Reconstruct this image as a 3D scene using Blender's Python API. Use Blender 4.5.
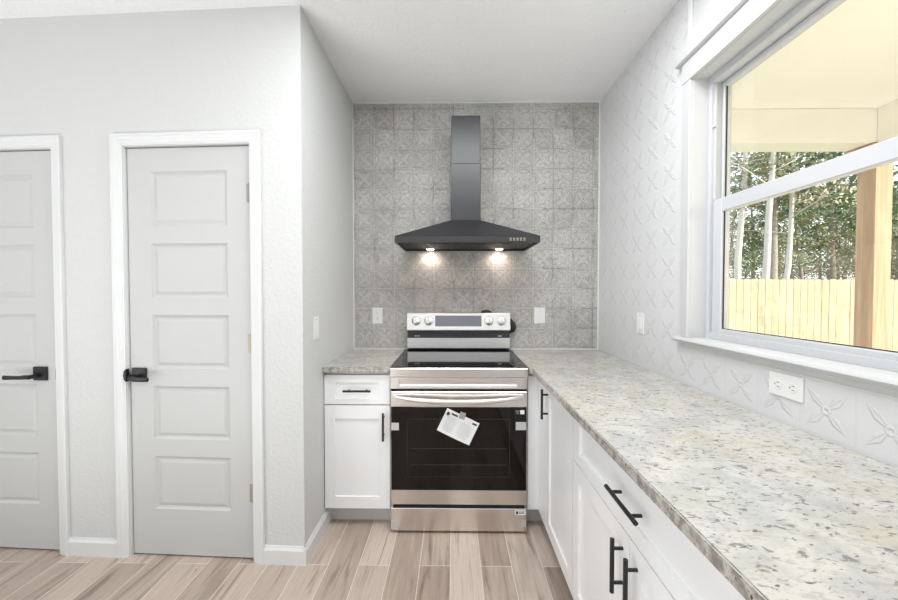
import bpy, bmesh, math, random
from mathutils import Vector, Matrix
sc = bpy.context.scene
for o in list(bpy.data.objects): bpy.data.objects.remove(o)

# ------------------------------------------------------------------ camera, light, exposure
cam = bpy.data.cameras.new('camera'); camo = bpy.data.objects.new('camera', cam)
sc.collection.objects.link(camo); sc.camera = camo
cam.sensor_width = 36; cam.lens = 14.65; cam.clip_start = 0.02; cam.clip_end = 300
camo.location = (0, -2.6523, 1.3304)
camo.rotation_euler = (math.pi/2-.0209, 0, .0123)
sc.view_settings.view_transform = 'Standard'; sc.view_settings.look = 'None'
sc.view_settings.gamma = 1; sc.view_settings.use_curve_mapping = False
sc.view_settings.exposure = 0.26
w = bpy.data.worlds.new('sky'); sc.world = w; w.use_nodes = True
nt = w.node_tree; bg = nt.nodes['Background']
sky = nt.nodes.new('ShaderNodeTexSky'); sky.sky_type = 'NISHITA'; sky.sun_disc = False
sky.sun_elevation = math.radians(34); sky.sun_rotation = math.radians(130)
sky.air_density = 1.0; sky.dust_density = 2.5; sky.ozone_density = 1.0
hz = nt.nodes.new('ShaderNodeMixRGB'); hz.inputs[0].default_value = .55
hz.inputs[2].default_value = (6.2, 6.3, 6.5, 1)
nt.links.new(sky.outputs[0], hz.inputs[1]); nt.links.new(hz.outputs[0], bg.inputs[0])
bg.inputs[1].default_value = .40
SUN = Vector((1.0, -.9, .68)).normalized()
sl = bpy.data.lights.new('sun', 'SUN'); sl.energy = 6; sl.angle = .01; sl.color = (1, .93, .80)
so = bpy.data.objects.new('sun', sl); sc.collection.objects.link(so)
so.rotation_euler = SUN.to_track_quat('Z', 'Y').to_euler(); so.location = (6, -4, 6)

def area(name, loc, rot, sx, sy, e, col=(1, 1, 1)):
    l = bpy.data.lights.new(name, 'AREA'); l.shape = 'RECTANGLE'; l.size = sx; l.size_y = sy
    l.energy = e; l.color = col
    o = bpy.data.objects.new(name, l); sc.collection.objects.link(o); o.location = loc
    o.rotation_euler = rot; return o
area('rear_fill', (-1.0, -5.9, 1.25), (math.radians(90), 0, 0), 4.4, 2.3, 8, (.93, .975, 1))  # added fill from behind the camera; the rear wall has no glazing
area('side_fill', (-3.5, -4.2, 1.25), (math.radians(90), 0, math.radians(-90)), 3.0, 2.3, 29, (.93, .975, 1))  # added fill from the left; the side wall has no window
area('alcove_overhead_fill', (.15, -1.55, 2.68), (0, 0, 0), 1.2, .8, 31, (.95, .98, 1))  # unseen lamp added overhead to brighten the alcove and worktops
area('room_overhead_fill', (-1.2, -4.4, 2.68), (0, 0, 0), 3.2, 2.2, 4, (.95, .98, 1))  # weak overhead fill added behind the camera, not a real fitting
area('patio_upward_fill', (2.3, -1.9, -.04), (math.radians(180), 0, 0), 2.0, 4.0, 16, (1, .96, .88))  # added upward lamp, stands in for light bounced off the patio
area('floor_upward_fill', (-2.2, -3.3, .02), (math.radians(180), 0, 0), 2.2, 1.7, 56, (.94, .98, 1))  # upward fill added at floor level to brighten the ceiling

# ------------------------------------------------------------------ helpers
COL = sc.collection
R = math.radians
def tag(o, label=None, cat=None, group=None, kind=None):
    if label: o['label'] = label
    if cat: o['category'] = cat
    if group: o['group'] = group
    if kind: o['kind'] = kind
    return o
def thing(name, loc, label=None, cat=None, group=None, kind=None, rz=0):
    o = bpy.data.objects.new(name, None); COL.objects.link(o); o.location = loc; o.rotation_euler = (0, 0, rz)
    o.empty_display_size = .05
    return tag(o, label, cat, group, kind)
def wm(o):
    m = Matrix.LocRotScale(o.location, o.rotation_euler, o.scale)
    return wm(o.parent) @ m if o.parent else m
def obj(name, bm, mat, parent=None, F=None, smooth=False, loc=None, label=None):
    """link bm as one mesh object; bm is in frame F (world by default)"""
    if F is not None: bmesh.ops.transform(bm, matrix=F, verts=bm.verts)
    me = bpy.data.meshes.new(name); o = bpy.data.objects.new(name, me); COL.objects.link(o)
    if parent is not None:
        o.parent = parent
        bmesh.ops.transform(bm, matrix=wm(parent).inverted(), verts=bm.verts)
    elif loc is not None:
        o.location = loc; bmesh.ops.transform(bm, matrix=Matrix.Translation(-Vector(loc)), verts=bm.verts)
    bmesh.ops.recalc_face_normals(bm, faces=bm.faces)
    bm.to_mesh(me); bm.free()
    for m in (mat if isinstance(mat, (list, tuple)) else [mat]): me.materials.append(m)
    if smooth:
        for p in me.polygons: p.use_smooth = True
        me.set_sharp_from_angle(angle=R(40))
    if label: o['label'] = label
    return o
def BM(): return bmesh.new()
def box(bm, x0, x1, y0, y1, z0, z1, bev=0, seg=1, mi=0):
    x0, x1 = sorted((x0, x1)); y0, y1 = sorted((y0, y1)); z0, z1 = sorted((z0, z1))
    v = [bm.verts.new(p) for p in ((x0,y0,z0),(x1,y0,z0),(x1,y1,z0),(x0,y1,z0),(x0,y0,z1),(x1,y0,z1),(x1,y1,z1),(x0,y1,z1))]
    fs = [bm.faces.new([v[i] for i in q]) for q in ((0,3,2,1),(4,5,6,7),(0,1,5,4),(1,2,6,5),(2,3,7,6),(3,0,4,7))]
    for f_ in fs: f_.material_index = mi
    if bev:
        es = list({e for f_ in fs for e in f_.edges})
        bmesh.ops.bevel(bm, geom=es, offset=bev, segments=seg, affect='EDGES', profile=.5)
    return bm
def bx(*a, **k): return box(BM(), *a, **k)
def prism(bm, poly, axis, a, b):
    """poly in the two other axes (cyclic order), extruded along axis from a to b"""
    def P(u, v, t): return {'x': (t, u, v), 'y': (u, t, v), 'z': (u, v, t)}[axis]
    A = [bm.verts.new(P(u, v, a)) for u, v in poly]; B = [bm.verts.new(P(u, v, b)) for u, v in poly]
    n = len(poly)
    bm.faces.new(A); bm.faces.new(B[::-1])
    for i in range(n): bm.faces.new((A[i], B[i], B[(i+1) % n], A[(i+1) % n]))
    return bm
def tube(bm, pts, r, n=10, cap=True, sq=None):
    """sweep; r number or list; sq=(a,b) gives an elliptical section"""
    pts = [Vector(p) for p in pts]; rings = []
    up = None
    for i, p in enumerate(pts):
        d = (pts[min(i+1, len(pts)-1)] - pts[max(i-1, 0)]).normalized()
        if up is None: up = Vector((0, 0, 1)) if abs(d.z) < .9 else Vector((1, 0, 0))
        s = d.cross(up).normalized(); up = s.cross(d).normalized()
        ri = r[i] if isinstance(r, (list, tuple)) else r
        a, b = sq or (1, 1)
        rings.append([bm.verts.new(p + s*ri*a*math.cos(2*math.pi*k/n) + up*ri*b*math.sin(2*math.pi*k/n)) for k in range(n)])
    for A, B in zip(rings, rings[1:]):
        for k in range(n): bm.faces.new((A[k], A[(k+1) % n], B[(k+1) % n], B[k]))
    if cap: bm.faces.new(rings[0][::-1]); bm.faces.new(rings[-1])
    return bm
def cyl(bm, p, q, r, n=16, r2=None): return tube(bm, [p, q], [r, r if r2 is None else r2], n)
def lathe(bm, c, axis, prof, n=24):
    """prof [(radius, distance along axis)]"""
    c = Vector(c); ax = Vector(axis).normalized(); s = ax.orthogonal().normalized(); t = ax.cross(s)
    rings = [[bm.verts.new(c + ax*d + (s*math.cos(2*math.pi*k/n) + t*math.sin(2*math.pi*k/n))*max(r, 1e-4)) for k in range(n)] for r, d in prof]
    for A, B in zip(rings, rings[1:]):
        for k in range(n): bm.faces.new((A[k], A[(k+1) % n], B[(k+1) % n], B[k]))
    bm.faces.new(rings[0]); bm.faces.new(rings[-1][::-1])
    return bm
def panelled(bm, M, u0, u1, v0, v1, t, rects, rings):
    """slab with recessed panels. M maps (u,v,d) to space, d = depth behind the front face"""
    V = lambda u, v, d: bm.verts.new(M(u, v, d))
    us = sorted({u0, u1, *[x for r in rects for x in r[:2]]}); vs = sorted({v0, v1, *[x for r in rects for x in r[2:]]})
    for i in range(len(us)-1):
        for j in range(len(vs)-1):
            cu, cv = (us[i]+us[i+1])/2, (vs[j]+vs[j+1])/2
            if any(r[0] < cu < r[1] and r[2] < cv < r[3] for r in rects): continue
            bm.faces.new([V(us[i], vs[j], 0), V(us[i+1], vs[j], 0), V(us[i+1], vs[j+1], 0), V(us[i], vs[j+1], 0)])
    for a, b, c, d in rects:
        L = []
        for ins, dep in rings:
            L.append([V(a+ins, c+ins, dep), V(b-ins, c+ins, dep), V(b-ins, d-ins, dep), V(a+ins, d-ins, dep)])
        for A, B in zip(L, L[1:]):
            for k in range(4): bm.faces.new((A[k], A[(k+1) % 4], B[(k+1) % 4], B[k]))
        bm.faces.new(L[-1])
    F = [V(u0, v0, 0), V(u1, v0, 0), V(u1, v1, 0), V(u0, v1, 0)]; K = [V(u0, v0, t), V(u1, v0, t), V(u1, v1, t), V(u0, v1, t)]
    for k in range(4): bm.faces.new((F[k], K[k], K[(k+1) % 4], F[(k+1) % 4]))
    bm.faces.new(K[::-1])
    bmesh.ops.remove_doubles(bm, verts=bm.verts, dist=1e-5)
    return bm

# ------------------------------------------------------------------ materials
class NT:
    def __init__(s, name):
        s.m = bpy.data.materials.new(name); s.m.use_nodes = True; s.t = s.m.node_tree
        s.b = s.t.nodes['Principled BSDF']
    def n(s, ty, **k):
        x = s.t.nodes.new(ty)
        for a, b in k.items(): setattr(x, a, b)
        return x
    def put(s, sock, v):
        if isinstance(v, bpy.types.NodeSocket): s.t.links.new(v, sock)
        elif v is not None: sock.default_value = v
    def ma(s, op, a, b=None, c=None):
        x = s.n('ShaderNodeMath', operation=op)
        for i, v in enumerate((a, b, c)): s.put(x.inputs[i], v)
        return x.outputs[0]
    def mix(s, f, a, b, ty='MIX'):
        x = s.n('ShaderNodeMixRGB', blend_type=ty)
        for i, v in enumerate((f, a, b)): s.put(x.inputs[i], (*v, 1) if isinstance(v, tuple) and len(v) == 3 else v)
        return x.outputs[0]
    def sm(s, v, a, b):   # smooth ramp 0..1 between a and b
        x = s.n('ShaderNodeMapRange', interpolation_type='SMOOTHSTEP'); s.put(x.inputs[0], v)
        lo, hi, t0, t1 = (a, b, 0, 1) if a < b else (b, a, 1, 0)
        x.inputs[1].default_value = lo; x.inputs[2].default_value = hi; x.inputs[3].default_value = t0; x.inputs[4].default_value = t1
        return x.outputs[0]
    def xyz(s):
        g = s.n('ShaderNodeTexCoord'); q = s.n('ShaderNodeSeparateXYZ'); s.t.links.new(g.outputs['Object'], q.inputs[0])
        return g.outputs['Object'], q.outputs[0], q.outputs[1], q.outputs[2]
    def comb(s, x, y, z):
        q = s.n('ShaderNodeCombineXYZ')
        for i, v in enumerate((x, y, z)): s.put(q.inputs[i], v)
        return q.outputs[0]
    def noise(s, vec, scale, detail=2, rough=.5, dist=0):
        x = s.n('ShaderNodeTexNoise'); s.put(x.inputs['Vector'], vec)
        x.inputs['Scale'].default_value = scale; x.inputs['Detail'].default_value = detail
        x.inputs['Roughness'].default_value = rough; x.inputs['Distortion'].default_value = dist
        return x.outputs['Fac']
    def map(s, vec, scale=(1, 1, 1), rot=(0, 0, 0)):
        x = s.n('ShaderNodeMapping'); s.put(x.inputs[0], vec); x.inputs['Scale'].default_value = scale
        x.inputs['Rotation'].default_value = rot; return x.outputs[0]
    def vor(s, vec, scale, feat='F1'):
        x = s.n('ShaderNodeTexVoronoi', feature=feat); s.put(x.inputs['Vector'], vec); x.inputs['Scale'].default_value = scale
        return x
    def white(s, vec):
        x = s.n('ShaderNodeTexWhiteNoise'); s.put(x.inputs['Vector'], vec); return x.outputs['Value']
    def bump(s, h, dist=.002, st=1.0):
        x = s.n('ShaderNodeBump'); x.inputs['Distance'].default_value = dist; x.inputs['Strength'].default_value = st
        s.put(x.inputs['Height'], h); s.t.links.new(x.outputs[0], s.b.inputs['Normal']); return x
    def set(s, **k):
        for a, v in k.items():
            a = {'col': 'Base Color', 'rough': 'Roughness', 'metal': 'Metallic', 'spec': 'Specular IOR Level', 'coat': 'Coat Weight', 'aniso': 'Anisotropic'}.get(a, a)
            s.put(s.b.inputs[a], (*v, 1) if isinstance(v, tuple) and len(v) == 3 else v)
        return s
def simple(name, col, rough=.5, metal=0, spec=.5, nz=0, nscale=40, bump=0):
    s = NT(name).set(rough=rough, metal=metal, spec=spec)
    P, x, y, z = s.xyz()
    nn = s.noise(P, nscale, 3)
    d = tuple(c*(1-nz) for c in col)
    s.set(col=s.mix(nn, d, col)) if nz else s.set(col=col)
    if bump: s.bump(nn, bump)
    return s.m

def wall_paint(name, col, b=.0007, sc_=55):
    s = NT(name); P, x, y, z = s.xyz()
    n1 = s.noise(P, sc_, 3, .55); n2 = s.noise(P, 12, 2)
    h = s.sm(n1, .42, .66); s.set(col=col, rough=.62, spec=.25)
    s.bump(s.ma('ADD', h, s.ma('MULTIPLY', n2, .5)), b); return s.m
M_wall = wall_paint('white_orange_peel_paint', (.63, .632, .625))
M_ceil = wall_paint('white_ceiling_paint', (.93, .93, .935), .0009, 70)
M_trim = simple('white_semigloss_trim', (.72, .725, .725), .32, spec=.4)
M_wtrim = simple('white_trim_dimmed', (.57, .57, .575), .32, spec=.4)  # trim paint darkened in colour to offset strong light at the window
M_door = simple('white_door_paint', (.55, .552, .545), .38, spec=.4)
M_cab = simple('white_cabinet_paint', (.88, .88, .89), .28, spec=.45)
M_toe = simple('grey_white_toe_kick', (.62, .62, .62), .5)
M_dark = simple('shadow_gap_black', (.012, .012, .012), .8)
M_black = simple('matte_black_metal', (.012, .012, .014), .38, spec=.5, nz=.2)
M_hood = simple('black_powder_coat', (.024, .024, .027), .34, spec=.6)
M_hoodgl = simple('black_hood_filter', (.02, .02, .02), .45, metal=.2)
M_plate = simple('white_plastic', (.80, .80, .79), .35)
M_slot = simple('dark_slot', (.16, .16, .16), .6)
M_nickel = simple('brushed_nickel', (.40, .37, .31), .5, metal=1)
M_vinyl = simple('white_vinyl', (.55, .555, .57), .3)
M_paper = simple('white_paper', (.82, .83, .84), .6)
M_ink = simple('dark_ink', (.05, .05, .05), .6)
M_greyink = simple('pale_grey_ink', (.5, .5, .5), .6)
M_sticker = simple('grey_film_sticker', (.52, .51, .50), .4)
M_tape = simple('tan_tape', (.42, .38, .32), .35)
M_glass_black = simple('black_ceramic_glass', (.006, .006, .006), .05, spec=.6)
M_ovenglass = simple('dark_oven_glass', (.006, .004, .0035), .04, spec=.35)
M_screen = simple('grey_display_glass', (.20, .21, .24), .15, spec=.7)
M_rubber = simple('black_rubber', (.02, .02, .02), .6)

def steel(name, col, rough, an=.75):
    s = NT(name); P, x, y, z = s.xyz()
    n = s.noise(s.map(P, (2, 2, 420)), 1, 2)
    s.set(metal=1, col=s.mix(n, tuple(c*.92 for c in col), col), rough=s.ma('ADD', rough-.04, s.ma('MULTIPLY', n, .08)), aniso=an)
    t = s.n('ShaderNodeTangent', direction_type='RADIAL', axis='Z'); s.t.links.new(t.outputs[0], s.b.inputs['Tangent'])
    return s.m
M_steel = steel('brushed_stainless', (.80, .765, .735), .24, .25)
M_steel_lt = steel('bright_stainless', (.93, .92, .91), .38, .4)

def tile_common(s, u, v):
    cu, cv = s.ma('FLOOR', u), s.ma('FLOOR', v)
    px = s.ma('ABSOLUTE', s.ma('MULTIPLY_ADD', s.ma('FRACT', u), 2, -1)); py = s.ma('ABSOLUTE', s.ma('MULTIPLY_ADD', s.ma('FRACT', v), 2, -1))
    return cu, cv, px, py
def dist2(s, x, y, a, b):
    dx = s.ma('SUBTRACT', x, a); dy = s.ma('SUBTRACT', y, b)
    return s.ma('SQRT', s.ma('ADD', s.ma('MULTIPLY', dx, dx), s.ma('MULTIPLY', dy, dy)))
def line(s, d, r, w): return s.sm(s.ma('ABSOLUTE', s.ma('SUBTRACT', d, r)), w, w*.25)
TP = .1435
def grey_tile():
    s = NT('grey_embossed_ceramic_tile'); P, x, y, z = s.xyz()
    wob = s.noise(P, 9, 2)
    u = s.ma('DIVIDE', s.ma('SUBTRACT', x, -.717), TP); v = s.ma('DIVIDE', s.ma('SUBTRACT', z, .928), TP)
    cu, cv, px, py = tile_common(s, u, v)
    e = s.ma('MAXIMUM', px, py); g = s.sm(e, .955, .985)
    c1 = s.ma('MULTIPLY', line(s, dist2(s, px, py, 1, 1), .34, .08), .9)
    c1b = s.ma('MULTIPLY', line(s, s.ma('MAXIMUM', px, py), .86, .035), .9)
    c2 = line(s, s.ma('MINIMUM', dist2(s, px, py, 1, 0), dist2(s, px, py, 0, 1)), .50, .085)
    rr = dist2(s, px, py, 0, 0)
    c3 = line(s, rr, .17, .07)
    dg = s.ma('MULTIPLY', s.sm(s.ma('ABSOLUTE', s.ma('SUBTRACT', s.ma('ABSOLUTE', s.ma('SUBTRACT', px, py)), .09)), .075, .02), s.ma('MULTIPLY', s.sm(rr, .2, .3), s.sm(rr, .95, .8)))
    h = s.ma('MAXIMUM', s.ma('MAXIMUM', c1, s.ma('MULTIPLY', c1b, .5)), s.ma('MAXIMUM', s.ma('MULTIPLY', c2, .8), s.ma('MAXIMUM', c3, dg)))
    fade = s.sm(s.noise(s.comb(s.ma('ADD', u, s.ma('MULTIPLY', cu, 3.1)), s.ma('ADD', v, s.ma('MULTIPLY', cv, 1.7)), 0), 1.1, 3), .25, .5)
    rnd = s.white(s.comb(cu, cv, 0)); rnd2 = s.white(s.comb(cu, cv, 7))
    cl = s.noise(P, 22, 5, .65); cl2 = s.noise(P, 5, 3)
    base = s.mix(rnd, (.37, .352, .328), (.56, .538, .503))
    base = s.mix(s.sm(cl, .35, .7), base, s.mix(rnd2, (.48, .458, .43), (.64, .617, .582)))
    base = s.mix(s.ma('MULTIPLY', s.sm(cl2, .4, .7), .4), base, (.30, .292, .285))
    m1 = s.noise(P, 48, 4, .7); m2 = s.noise(P, 75, 3, .6)
    base = s.mix(s.ma('MULTIPLY', s.sm(m1, .52, .38), .55), base, (.19, .183, .174))
    base = s.mix(s.ma('MULTIPLY', s.sm(m2, .54, .68), .5), base, (.68, .665, .64))
    lc = s.mix(s.ma('MULTIPLY', s.ma('MULTIPLY', h, fade), .80), base, (.80, .785, .755))
    # worn dark glaze pooled beside the relief
    edge = s.ma('MULTIPLY', s.ma('MULTIPLY', s.ma('MULTIPLY', h, s.ma('SUBTRACT', 1, h)), 2.2), fade)
    lc = s.mix(s.ma('MULTIPLY', edge, 1.0), lc, (.13, .125, .12))
    gr = s.white(s.comb(s.ma('ROUND', u), s.ma('ROUND', v), 3))
    gc = s.mix(s.sm(gr, .45, .8), (.60, .59, .56), (.22, .21, .20))
    s.set(col=s.mix(s.ma('MULTIPLY', g, .75), lc, gc), rough=s.ma('ADD', .34, s.ma('MULTIPLY', g, .3)), spec=.45)
    s.bump(s.ma('SUBTRACT', s.ma('ADD', h, s.ma('MULTIPLY', wob, .3)), s.ma('MULTIPLY', g, 1.2)), .0022); return s.m
def white_tile():
    s = NT('white_embossed_ceramic_tile'); P, x, y, z = s.xyz()
    u = s.ma('DIVIDE', s.ma('ADD', y, 2.0), .1525); v = s.ma('DIVIDE', s.ma('SUBTRACT', z, .921), .1525)
    cu, cv, px, py = tile_common(s, u, v)
    g = s.sm(s.ma('MAXIMUM', px, py), .965, .992)
    al = s.ma('MULTIPLY', s.ma('ADD', px, py), .5); pe = s.ma('ABSOLUTE', s.ma('SUBTRACT', px, py))
    wd = s.ma('SUBTRACT', .26, s.ma('MULTIPLY', s.ma('ABSOLUTE', s.ma('SUBTRACT', al, .36)), .62))
    leaf = s.sm(s.ma('SUBTRACT', wd, pe), .0, .10)
    leaf = s.ma('MULTIPLY', leaf, s.sm(s.ma('ABSOLUTE', s.ma('SUBTRACT', al, .44)), .42, .30))
    groove = s.sm(pe, .015, .05)
    rr = dist2(s, px, py, 0, 0); ring = line(s, rr, .12, .08)
    arc = s.ma('MULTIPLY', line(s, s.ma('MINIMUM', dist2(s, px, py, 1, 0), dist2(s, px, py, 0, 1)), .30, .12), .08)
    h = s.ma('MAXIMUM', s.ma('MULTIPLY', leaf, s.ma('ADD', .5, s.ma('MULTIPLY', groove, .5))), s.ma('MAXIMUM', ring, arc))
    str_ = s.noise(s.map(P, (1, 300, 6)), 1, 1)
    s.set(col=s.mix(s.ma('MULTIPLY', g, .15), (.68, .68, .685), (.64, .64, .65)), rough=.27, spec=.45)
    s.bump(s.ma('SUBTRACT', s.ma('ADD', h, s.ma('MULTIPLY', str_, .12)), s.ma('MULTIPLY', g, .2)), .0019); return s.m
M_gtile = grey_tile(); M_wtile = white_tile()

def floor_mat():
    s = NT('wood_look_plank_tile'); P, x, y, z = s.xyz()
    W = .1487; Lh = 1.22
    u = s.ma('DIVIDE', s.ma('ADD', x, .0155), W); ci = s.ma('FLOOR', u)
    par = s.ma('MODULO', s.ma('ADD', ci, 100), 2)
    v = s.ma('DIVIDE', s.ma('ADD', s.ma('ADD', y, .902+4*Lh), s.ma('MULTIPLY', s.ma('SUBTRACT', 1, par), Lh*.5)), Lh); ri = s.ma('FLOOR', v)
    eu = s.ma('MULTIPLY', s.ma('SUBTRACT', .5, s.ma('ABSOLUTE', s.ma('SUBTRACT', s.ma('FRACT', u), .5))), W)
    ev = s.ma('MULTIPLY', s.ma('SUBTRACT', .5, s.ma('ABSOLUTE', s.ma('SUBTRACT', s.ma('FRACT', v), .5))), Lh)
    g = s.sm(s.ma('MINIMUM', eu, ev), .0022, .0010)
    r1 = s.white(s.comb(ci, ri, 0)); r2 = s.white(s.comb(ci, ri, 5)); r3 = s.white(s.comb(ci, ri, 9))
    off = s.comb(s.ma('ADD', x, s.ma('MULTIPLY', r2, 37)), s.ma('ADD', y, s.ma('MULTIPLY', r3, 21)), 0)
    gv = s.map(off, (22, 1.7, 1)); grain = s.noise(gv, 1, 6, .62, .8)
    fine = s.noise(s.map(off, (130, 5, 1)), 1, 3, .6)
    blot = s.noise(s.map(off, (7, 1.2, 1)), 1, 3, .6)
    c = s.mix(r1, (.33, .25, .20), (.60, .49, .42))
    c = s.mix(s.ma('MULTIPLY', s.sm(grain, .35, .7), .65), c, s.mix(r2, (.44, .36, .30), (.68, .58, .50)))
    c = s.mix(s.ma('MULTIPLY', s.sm(grain, .45, .30), .6), c, (.15, .105, .08))
    c = s.mix(s.ma('MULTIPLY', s.sm(blot, .5, .72), .45), c, (.20, .155, .13))
    c = s.mix(s.ma('MULTIPLY', s.sm(fine, .5, .3), .25), c, (.16, .115, .09))
    kn = s.noise(s.map(off, (16, 4.5, 1)), 1, 2, .5, 2.5)
    c = s.mix(s.ma('MULTIPLY', s.sm(kn, .72, .78), .8), c, (.06, .04, .03))
    c = s.mix(g, c, (.78, .68, .60))
    s.set(col=c, rough=s.ma('ADD', .36, s.ma('MULTIPLY', fine, .12)), spec=.4)
    s.bump(s.ma('SUBTRACT', s.ma('MULTIPLY', fine, .25), g), .001); return s.m
M_floor = floor_mat()

def granite():
    s = NT('cream_grey_granite'); P, x, y, z = s.xyz()
    q = s.map(P, (.62, 1.25, 1), (0, 0, R(18)))
    wv = s.noise(P, 3.2, 3, .6); w2 = s.noise(P, 11, 3, .6)
    c = s.mix(s.sm(wv, .38, .66), (.43, .425, .41), (.52, .475, .375))
    c = s.mix(s.sm(w2, .40, .62), c, (.54, .52, .48))
    f0 = s.noise(q, 85, 4, .62); c = s.mix(s.ma('MULTIPLY', s.sm(f0, .50, .64), .6), c, (.34, .33, .31))
    f1 = s.noise(s.map(P, (.8, 1.3, 1), (0, 0, R(-12))), 50, 4, .6, .5); c = s.mix(s.ma('MULTIPLY', s.sm(f1, .585, .66), .8), c, (.16, .152, .155))
    f2 = s.noise(q, 75, 3, .55, .3); c = s.mix(s.ma('MULTIPLY', s.sm(f2, .63, .69), .85), c, (.085, .08, .09))
    f3 = s.noise(q, 150, 2, .5); c = s.mix(s.ma('MULTIPLY', s.sm(f3, .6, .7), .3), c, (.30, .27, .22))
    # the sawn front edges show a darker, less polished section of the stone
    s.set(col=c, rough=.09, spec=.5); return s.m
M_granite = granite()
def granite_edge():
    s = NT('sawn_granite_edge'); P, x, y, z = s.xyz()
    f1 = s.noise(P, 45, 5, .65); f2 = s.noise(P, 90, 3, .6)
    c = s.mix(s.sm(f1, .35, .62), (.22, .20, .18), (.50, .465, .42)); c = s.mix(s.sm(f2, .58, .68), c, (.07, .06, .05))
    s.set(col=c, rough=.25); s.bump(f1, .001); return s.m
M_gredge = granite_edge()

def wood(name, a, b, k, st=(1, 1, 1), per=None):
    s = NT(name); P, x, y, z = s.xyz()
    oi = s.n('ShaderNodeObjectInfo'); rv = oi.outputs['Random']
    v = s.comb(s.ma('ADD', x, s.ma('MULTIPLY', rv, 31)), y, s.ma('ADD', z, s.ma('MULTIPLY', rv, 17)))
    g = s.noise(s.map(v, st), 1, 4, .6, .6); kk = s.noise(s.map(v, (5, 5, 2)), 1, 2)
    c = s.mix(s.sm(g, .35, .68), a, b); c = s.mix(s.ma('MULTIPLY', s.sm(kk, .62, .74), .6), c, k)
    if per: c = s.mix(s.ma('MULTIPLY', rv, per), c, tuple(q*.72 for q in a))
    s.set(col=c, rough=.7, spec=.2); s.bump(g, .001); return s.m
M_fence = wood('pale_pine_pickets', (.42, .32, .21), (.56, .46, .33), (.36, .20, .10), (25, 25, 2), .35)
M_post = wood('cedar_post', (.36, .24, .155), (.47, .34, .235), (.28, .17, .11), (30, 30, 1.5))
M_cream = simple('cream_porch_paint', (.92, .885, .84), .6, nz=.05, nscale=3)
M_conc = simple('patio_concrete', (.62, .59, .53), .8, nz=.2, nscale=6)
M_grass = simple('lawn_grass', (.22, .22, .09), .9, nz=.5, nscale=8, bump=.02)
M_siding = simple('exterior_siding', (.62, .60, .55), .7)
def foliage(name, a, b):
    s = NT(name); P, x, y, z = s.xyz(); n = s.noise(P, 1.3, 4, .7)
    s.set(col=s.mix(s.sm(n, .3, .7), a, b), rough=.6, spec=.3); return s.m
M_pine = foliage('pine_needles', (.07, .13, .06), (.22, .28, .13))
M_olive = foliage('olive_leaves', (.22, .20, .12), (.46, .42, .27))
M_rust = foliage('autumn_leaves', (.34, .27, .18), (.54, .46, .32))
M_bark = simple('grey_bark', (.36, .32, .28), .9, nz=.5, nscale=9)
M_birch = simple('pale_bark', (.66, .62, .56), .8, nz=.35, nscale=7)

def glass_mat():
    s = NT('window_glass'); t = s.t; t.nodes.remove(s.b)
    tr = s.n('ShaderNodeBsdfTransparent'); tr.inputs[0].default_value = (.97, .985, .98, 1)
    gl = s.n('ShaderNodeBsdfGlossy'); gl.inputs['Roughness'].default_value = .01
    fr = s.n('ShaderNodeLayerWeight'); fr.inputs[0].default_value = .5
    f5 = s.ma('MULTIPLY_ADD', s.ma('POWER', fr.outputs['Facing'], 5), .6, .03)
    mx = s.n('ShaderNodeMixShader'); t.links.new(f5, mx.inputs[0]); t.links.new(tr.outputs[0], mx.inputs[1]); t.links.new(gl.outputs[0], mx.inputs[2])
    t.links.new(mx.outputs[0], t.nodes['Material Output'].inputs[0]); return s.m
M_glass = glass_mat()
def emit(name, col, e):
    s = NT(name).set(col=col); s.put(s.b.inputs['Emission Color'], (*col, 1)); s.b.inputs['Emission Strength'].default_value = e; return s.m
M_lens = emit('hood_lamp_lens', (1, .86, .76), 14)
M_ceillens = emit('ceiling_lamp_lens', (1, .97, .92), 4)

# ------------------------------------------------------------------ the room shell
XL, XR, H = -.728, 1.047, 2.693
CT = .917                       # worktop height
S = lambda o: tag(o, kind='structure')
S(obj('floor', bx(-3.75, 1.207, -6.15, .15, -.1, 0), M_floor))
S(obj('ceiling', bx(-3.75, 1.207, -6.15, .15, H, H+.12), M_ceil))
S(obj('wall_back', bx(-3.75, 1.207, 0.009, .15, 0, H), M_wall))
S(obj('trim_1', bx(XL, XR, 0.0, .009, .9, H-.004), M_gtile))      # tiled splashback over the whole alcove wall
bm = BM(); box(bm, XL, XL+.006, -.004, .0, CT, H); box(bm, XR-.008, XR, -.004, .0, CT, H); box(bm, XL, XR, -.003, 0, CT, CT+.006)
box(bm, XL, XR, -.003, 0, H-.007, H); S(obj('trim_2', bm, M_trim))
ANG = math.atan(-.0455)
FW = Matrix.Translation((XL, -.8986, 0)) @ Matrix.Rotation(ANG, 4, 'Z')      # frame of the wall with the two doors
c0 = FW @ Vector((-.123, 0, 0))
S(obj('wall_alcove_left', prism(BM(), [(XL, -.8986), (c0.x, c0.y), (c0.x, .009), (XL, .009)], 'z', 0, H), M_wall))
DT = 2.046                    # door head
D2 = (-.894, -.263)          # door slab x range in the wall frame
D1 = (-2.05, -1.282)
ms = .004
holes = [(D1[0]-.02, D1[1]+.02), (D2[0]-.02, D2[1]+.02)]
bm = BM()
for a, b in ((-3.03, holes[0][0]), (holes[0][1], holes[1][0]), (holes[1][1], -.123)): box(bm, a, b, 0, .12, 0, H)
for a, b in holes: box(bm, a, b, 0, .12, DT+.02, H)
S(obj('wall_left', bm, M_wall, F=FW))
S(obj('wall_side', bx(-3.75, -3.6, -6.15, .01, 0, H), M_wall))
S(obj('wall_rear', bx(-3.6, 1.05, -6.15, -6.0, 0, H), M_wall))

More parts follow.
